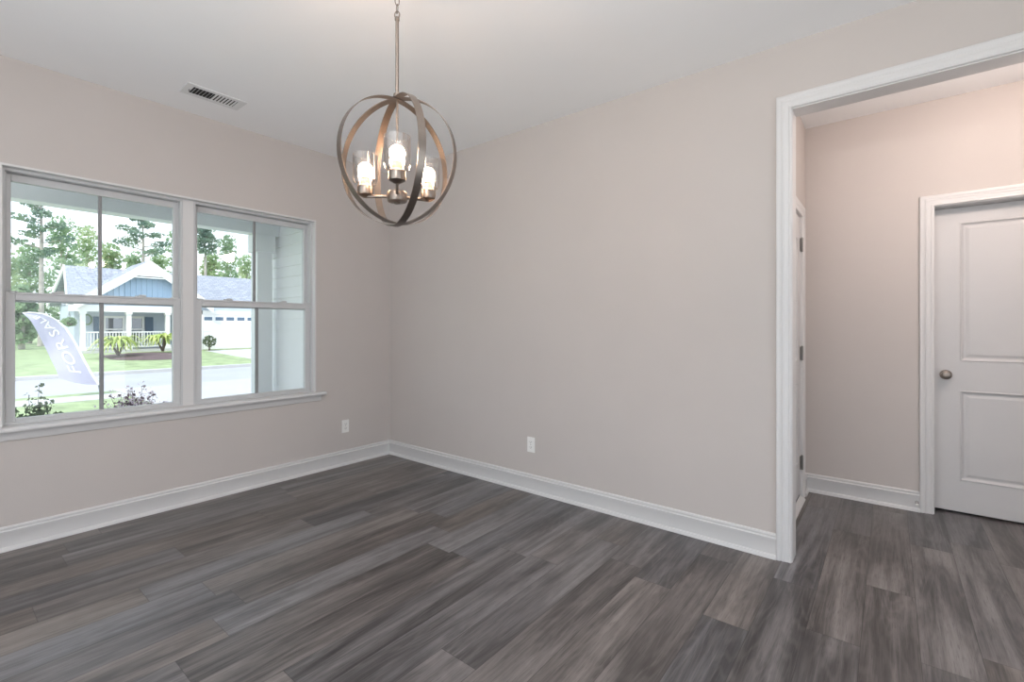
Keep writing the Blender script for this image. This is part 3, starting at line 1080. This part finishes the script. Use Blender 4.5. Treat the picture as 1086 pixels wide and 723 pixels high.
def leaves(mb, blobs, size, flat=0.0, rnd=random):
    """small folded leaf sprays filling ellipsoids: blobs = (centre, (rx, ry, rz), n)"""
    for c, (rx, ry, rz), n in blobs:
        c = Vector(c)
        for _ in range(n):
            while True:
                v = Vector((rnd.uniform(-1, 1), rnd.uniform(-1, 1), rnd.uniform(-1, 1)))
                if v.length < 1:
                    break
            v = v.normalized() * (v.length ** 0.6)
            p = c + Vector((v.x * rx, v.y * ry, v.z * rz))
            d = Vector((rnd.gauss(0, 1), rnd.gauss(0, 1), rnd.gauss(0, 1) * (1 - flat))).normalized()
            u = d.orthogonal().normalized()
            u = (Matrix.Rotation(rnd.uniform(0, 6.28), 3, d) @ u)
            if flat:
                u = Vector((u.x, u.y, u.z * (1 - flat))).normalized()
            s = size * rnd.uniform(0.6, 1.3)
            wv = d.cross(u).normalized() * s * 0.34
            a, e = p - u * s * 0.5, p + u * s * 0.5
            m_ = p + wv.cross(u).normalized() * s * 0.12
            v1, v2, v3, v4 = (mb.bm.verts.new(x) for x in (a, m_ + wv, e, m_ - wv))
            mb.bm.faces.new((v1, v2, v3))
            mb.bm.faces.new((v1, v3, v4))


def raw_build(mb, name, m, parent):
    me = bpy.data.meshes.new(name)
    mb.bm.to_mesh(me)
    mb.bm.free()
    o = bpy.data.objects.new(name, me)
    COL.objects.link(o)
    me.materials.append(M[m])
    o.parent = parent
    return o


TG = 'trees behind the house across the street'


def pine(x, y, top, low, half, label, seed):
    r = random.Random(seed)
    t = empty('pine_tree', (x, y, -0.1), label=label, cat='tree', group=TG)
    H = top + 0.1
    L0 = low + 0.1
    tr = MB().tube([(0, 0, 0), (0.05, 0.03, H * 0.4), (-0.03, 0.05, H * 0.75), (0, 0, H)], [0.17, 0.14, 0.09, 0.03], 8)
    cr = MB()
    n = 13
    for i in range(n):
        f = i / (n - 1)
        z = L0 + (H - L0) * f
        ln = half * (1.0 - 0.55 * f) * r.uniform(0.65, 1.15)
        a = i * 2.4 + r.uniform(-0.4, 0.4)
        e = Vector((math.cos(a) * 0.8, math.sin(a), 0.22))
        tr.tube([(0, 0, z), tuple(Vector((0, 0, z)) + e * ln * 0.9)], [0.05, 0.015], 6)
        for kk in (0.5, 0.75, 1.0):
            p = Vector((0, 0, z)) + e * ln * kk
            leaves(cr, [(p + Vector((0, 0, 0.06)), (0.42, 0.48, 0.22), 30)], 0.24, 0.3, r)
    leaves(cr, [((0, 0, H - 0.15), (0.35, 0.4, 0.35), 50)], 0.26, 0.2, r)
    tr.build('trunk', 'bark_pale', t, smooth=True)
    raw_build(cr, 'crown', 'pine_leaf', t)


def leafy(x, y, top, half, label, seed, m='tree_leaf', low=0.6, n=2400):
    r = random.Random(seed)
    t = empty('leafy_tree', (x, y, -0.1), label=label, cat='tree', group=TG)
    H = top + 0.1
    tr = MB().tube([(0, 0, 0), (0.05, 0.04, H * 0.4), (0.1, -0.05, H * 0.8)], [0.16, 0.11, 0.04], 8)
    cr = MB()
    k = 22
    blobs = []
    for i in range(k):
        f = (i + 0.5) / k
        z = low + (H - 0.5 - low) * f
        wd = half * (0.62 + 0.42 * math.sin(PI * min(1, f * 1.05)) - 0.5 * max(0, f - 0.6) / 0.4)
        a = i * 2.4 + r.uniform(-0.6, 0.6)
        rad = wd * r.uniform(0.25, 0.72)
        c = (math.cos(a) * rad, math.sin(a) * rad, z)
        q = half * r.uniform(0.34, 0.5)
        blobs.append((c, (q, q, q * 0.8), n // k))
        if i % 3 == 1:
            tr.tube([(0.05, 0, z * 0.8), tuple(Vector(c) * 0.9 + Vector((0, 0, z * 0.09)))], [0.05, 0.02], 5)
    leaves(cr, blobs, 0.30, 0.0, r)
    tr.build('trunk', 'bark_pale', t, smooth=True)
    raw_build(cr, 'crown', m, t)


pine(-42.0, 2.15, 10.15, 6.0, 1.45, 'tall pine with pale trunk left of the far house, layered crown', 11)
pine(-42.0, 7.85, 10.0, 6.7, 1.8, 'pine rising just behind the gable peak, spreading crown', 23)
pine(-41.5, 12.0, 9.5, 7.4, 1.0, 'slender pine at the left edge of the second window unit', 31)
for i, (x, y, top, half, label, m) in enumerate((
    (-45, 0.30, 8.40, 1.60, 'leafy tree left of the tall pale pine trunk, filling the left window edge', 'tree_leaf_pale'),
    (-50, 2.39, 7.85, 1.65, 'shorter leafy tree directly behind the pale pine trunk', 'tree_leaf'),
    (-55, 4.92, 11.31, 2.05, 'leafy tree right behind the tall pale pine, above the left roof end', 'tree_leaf'),
    (-60, 7.41, 11.77, 1.96, 'leafy tree behind the bar between the upper panes of the first window', 'tree_leaf_pale'),
    (-45, 6.50, 8.00, 1.50, 'yellow green tree left of the pine behind the gable', 'tree_leaf_pale'),
    (-50, 9.11, 8.15, 1.65, 'low tree hidden behind the gable peak', 'tree_leaf'),
    (-55, 12.15, 8.90, 1.81, 'low leafy tree right of the gable peak', 'tree_leaf_pale'),
    (-60, 15.26, 12.56, 1.70, 'tall leafy tree at the right edge of the first window unit', 'tree_leaf'),
    (-45, 13.60, 8.20, 1.30, 'low pale tree right of the slender pine', 'tree_leaf_pale'),
    (-50, 16.88, 10.95, 1.75, 'large green tree above the far garage roof', 'tree_leaf'),
    (-55, 20.70, 9.75, 1.69, 'pale tree above the garage roof, beside the porch column', 'tree_leaf_pale'))):
    leafy(x, y, top, half, label, 40 + i, m)
leafy(-39.5, -0.9, 5.0, 1.2, 'low leafy tree at the left window edge beyond the flag', 70, n=1600)
leafy(-36.6, 0.75, 4.0, 0.9, 'short dark green tree behind the flag, left of the far house', 72, n=1500)


def palm(x, y, h, label, seed):
    r = random.Random(seed)
    dd = math.hypot((x + 24.6) / 2.3, (y - 4.05) / 1.75)
    hh = 0.09 if dd < 0.45 else (0.05 + 0.04 * (0.8 - dd) / 0.35 if dd < 0.8 else max(0.0, 0.05 * (1 - dd) / 0.2))
    t = empty('palm_shrub', (x, y, gz(x) + 0.075 + hh), label=label, cat='palm', group='palms in the mulch bed')
    tr = MB()
    heads = []
    for i in range(3):
        a = i * 2.1 + r.uniform(-0.3, 0.3)
        e = Vector((math.cos(a) * 0.16, math.sin(a) * 0.30, h * r.uniform(0.55, 0.75)))
        tr.tube([(0, 0, 0), tuple(e * 0.5 + Vector((0, 0, 0.02))), tuple(e)], [0.055, 0.045, 0.04], 7)
        heads.append(e)
    tr.build('trunk', 'bark_dark', t, smooth=True)
    cr = MB()
    for e in heads:
        for kk in range(26):
            a = 2 * PI * kk / 26 + r.uniform(-0.15, 0.15)
            d = Vector((math.cos(a), math.sin(a), 0))
            sd = Vector((-math.sin(a), math.cos(a), 0))
            ln = r.uniform(0.70, 1.0)
            up = r.uniform(0.3, 0.8)
            pr = None
            for q in range(6):
                s = q / 5
                p = e + d * ln * s + Vector((0, 0, up * math.sin(s * 2.2) * 0.62 - 0.62 * s * s))
                wv = sd * (0.06 * math.sin(PI * min(0.96, s + 0.12)) + 0.004)
                cur = (cr.bm.verts.new(p - wv), cr.bm.verts.new(p + wv))
                if pr:
                    cr.bm.faces.new((pr[0], pr[1], cur[1], cur[0]))
                pr = cur
    raw_build(cr, 'fronds', 'palm_leaf', t)


palm(-24.3, 2.80, 0.95, 'yellow green palm shrub in front of the far porch, left of the pair', 3)
palm(-26.2, 5.02, 0.95, 'yellow green palm shrub before the shuttered far window, right of the pair', 5)

t = empty('garage_bush', (-27.2, 7.55, -0.15), label='small dark round bush beside the white garage door', cat='bush')
MB().tube([(0, 0, 0), (0.02, 0, 0.3)], [0.05, 0.04], 7).build('stem', 'bark_dark', t)
b = MB()
leaves(b, [((0, 0, 0.55), (0.32, 0.34, 0.33), 260)], 0.12, 0, random.Random(4))
raw_build(b, 'foliage', 'shrub_dark', t)

t = empty('hanging_fern', (-28.0, 1.63, 1.42), label='green fern basket hanging at the left end of the far porch', cat='hanging plant')
MB().lathe([(0, -0.12), (0.10, -0.12), (0.15, 0.05), (0.13, 0.05), (0, 0.0)], 14).build('basket', 'bark_dark', t)
b = MB()
for a in (0, 2.1, 4.2):
    b.tube([(0.13 * math.cos(a), 0.13 * math.sin(a), 0.05), (0, 0, 0.55)], 0.008, 5)
b.tube([(0, 0, 0.55), (0, 0, 0.599)], 0.01, 5)
b.build('hanger', 'hinge_metal', t)
b = MB()
leaves(b, [((0, 0, 0.06), (0.30, 0.30, 0.22), 220)], 0.14, 0, random.Random(9))
raw_build(b, 'foliage', 'tree_leaf', t)

wr = MB().tube([(0.05, 0.17 * math.cos(2 * PI * k / 24), 0.27 * math.sin(2 * PI * k / 24)) for k in range(24)], 0.035, 7, closed=True)
o = wr.build('wreath', 'tree_leaf', None, loc=(-29.98, 2.62, 1.62))
tag(o, 'oval ring wreath on the far porch wall left of the windows', 'wreath')


def twig_shrub(x, y, z0, w_, h, label, seed, lm, stems, flower=None, cat='shrub'):
    r = random.Random(seed)
    t = empty('twiggy_shrub', (x, y, z0), label=label, cat=cat)
    tr = MB()
    lv = MB()
    fl = MB()
    for i in range(stems):
        a = r.uniform(0, 2 * PI)
        sp = r.uniform(0.1, 1.0)
        tip = Vector((math.cos(a) * 0.22 * sp, math.sin(a) * w_ * sp, h * r.uniform(0.62, 1.0) * (1 - 0.25 * sp)))
        m_ = tip * 0.5 + Vector((0, 0, h * 0.10))
        tr.tube([(0, math.sin(a) * 0.03, 0), tuple(m_), tuple(tip)], [0.006, 0.004, 0.0016], 5)
        for kk in range(8):
            s = 0.42 + 0.58 * kk / 7
            p = m_.lerp(tip, (s - 0.42) / 0.58)
            leaves(lv, [(p, (0.03, 0.03, 0.022), 3 if flower is None else (1 + kk % 2))], 0.046, 0.2, r)
            if flower and kk > 1:
                leaves(fl, [(p + Vector((0, 0, 0.02)), (0.05, 0.05, 0.04), 3)], 0.032, 0, r)
    tr.build('stem', 'bark_dark', t)
    raw_build(lv, 'foliage', lm, t)
    if flower:
        tag(raw_build(fl, 'blossom', flower, t), 'pale pink blossom')


twig_shrub(-2.75, -2.17, GZ, 0.22, 1.17, 'dark twiggy shrub outside the lower left window corner', 5, 'shrub_dark', 46)
twig_shrub(-2.95, -1.33, GZ, 0.44, 1.08, 'pink flowering twiggy shrub outside the window centre', 8, 'shrub_plum', 70, 'blossom')

# ------------------------------------------------------------------ feather flag on the verge
fx = -11.4
fr = empty('feather_flag', (fx, -0.13, GZ), label='lavender feather flag with white lettering leaning beside the street', cat='flag')
RE = [(-0.17, -0.19), (-0.31, 0.08), (-0.46, 0.47), (-0.63, 0.93), (-0.77, 1.21), (-0.96, 1.43), (-1.16, 1.54), (-1.36, 1.57), (-1.48, 1.55)]
LE = [(-0.88, 0.03), (-0.93, 0.23), (-1.01, 0.47), (-1.10, 0.74), (-1.19, 0.98), (-1.28, 1.20), (-1.36, 1.37), (-1.43, 1.48), (-1.49, 1.55)]


def lerp_list(Lq, u):
    f = max(0.0, min(1.0, u)) * (len(Lq) - 1)
    i = min(int(f), len(Lq) - 2)
    k = f - i
    return (Lq[i][0] * (1 - k) + Lq[i + 1][0] * k, Lq[i][1] * (1 - k) + Lq[i + 1][1] * k)


def flag_pt(u, v, off=0.0):
    a, b_ = lerp_list(RE, u), lerp_list(LE, u)
    y = a[0] * (1 - v) + b_[0] * v
    z = a[1] * (1 - v) + b_[1] * v
    z -= 0.05 * math.sin(PI * v) * max(0, 1 - u * 5)
    x = 0.07 * math.sin(v * 3.4 + u * 5.0) * v + 0.03 * math.sin(u * 11)
    return Vector((x + off, y + 0.13, z - GZ))


b = MB()
NU, NV = 40, 16
for off in (0.0, -0.006):
    g = [[b.bm.verts.new(flag_pt(i / NU, j / NV, off)) for j in range(NV + 1)] for i in range(NU + 1)]
    for i in range(NU):
        for j in range(NV):
            b.bm.faces.new((g[i][j], g[i + 1][j], g[i + 1][j + 1], g[i][j + 1]))
b.build('cloth', 'flag_cloth', fr, smooth=True)
pole = [Vector((0, 0, 0)), Vector((0, -0.02, 0.10)), Vector((0, -0.04, 0.26))] + [flag_pt(i / 20, 0.0) for i in range(0, 21)]
MB().tube([tuple(p) for p in pole[:4]], 0.018, 8).build('base_spike', 'flag_pole', fr, smooth=True)
MB().tube([tuple(p) for p in pole[3:]], [0.022] * 12 + [0.012] * 9, 8).build('sleeve', 'flag_letter', fr, smooth=True)
# lettering reading up the flag
tcv = bpy.data.curves.new('lettering_curve', 'FONT')
tcv.body = 'FOR SALE'
tcv.size = 1.0
tcv.resolution_u = 3
tmp = bpy.data.objects.new('lettering_tmp', tcv)
COL.objects.link(tmp)
dg = bpy.context.evaluated_depsgraph_get()
me = bpy.data.meshes.new_from_object(tmp.evaluated_get(dg))
bpy.data.objects.remove(tmp)
xs_ = [v.co.x for v in me.vertices]
x0_, x1_ = min(xs_), max(xs_)
bm = bmesh.new()
bm.from_mesh(me)
bmesh.ops.triangulate(bm, faces=bm.faces)
for v in bm.verts:
    u = 0.13 + 0.66 * (v.co.x - x0_) / (x1_ - x0_)
    vv = 0.30 + 0.36 * v.co.y / 0.72
    v.co = flag_pt(u, vv, 0.012)
bm.to_mesh(me)
bm.free()
o = bpy.data.objects.new('lettering', me)
COL.objects.link(o)
me.materials.clear()
me.materials.append(M['flag_letter'])
o.parent = fr
tag(o, 'white capital letters')
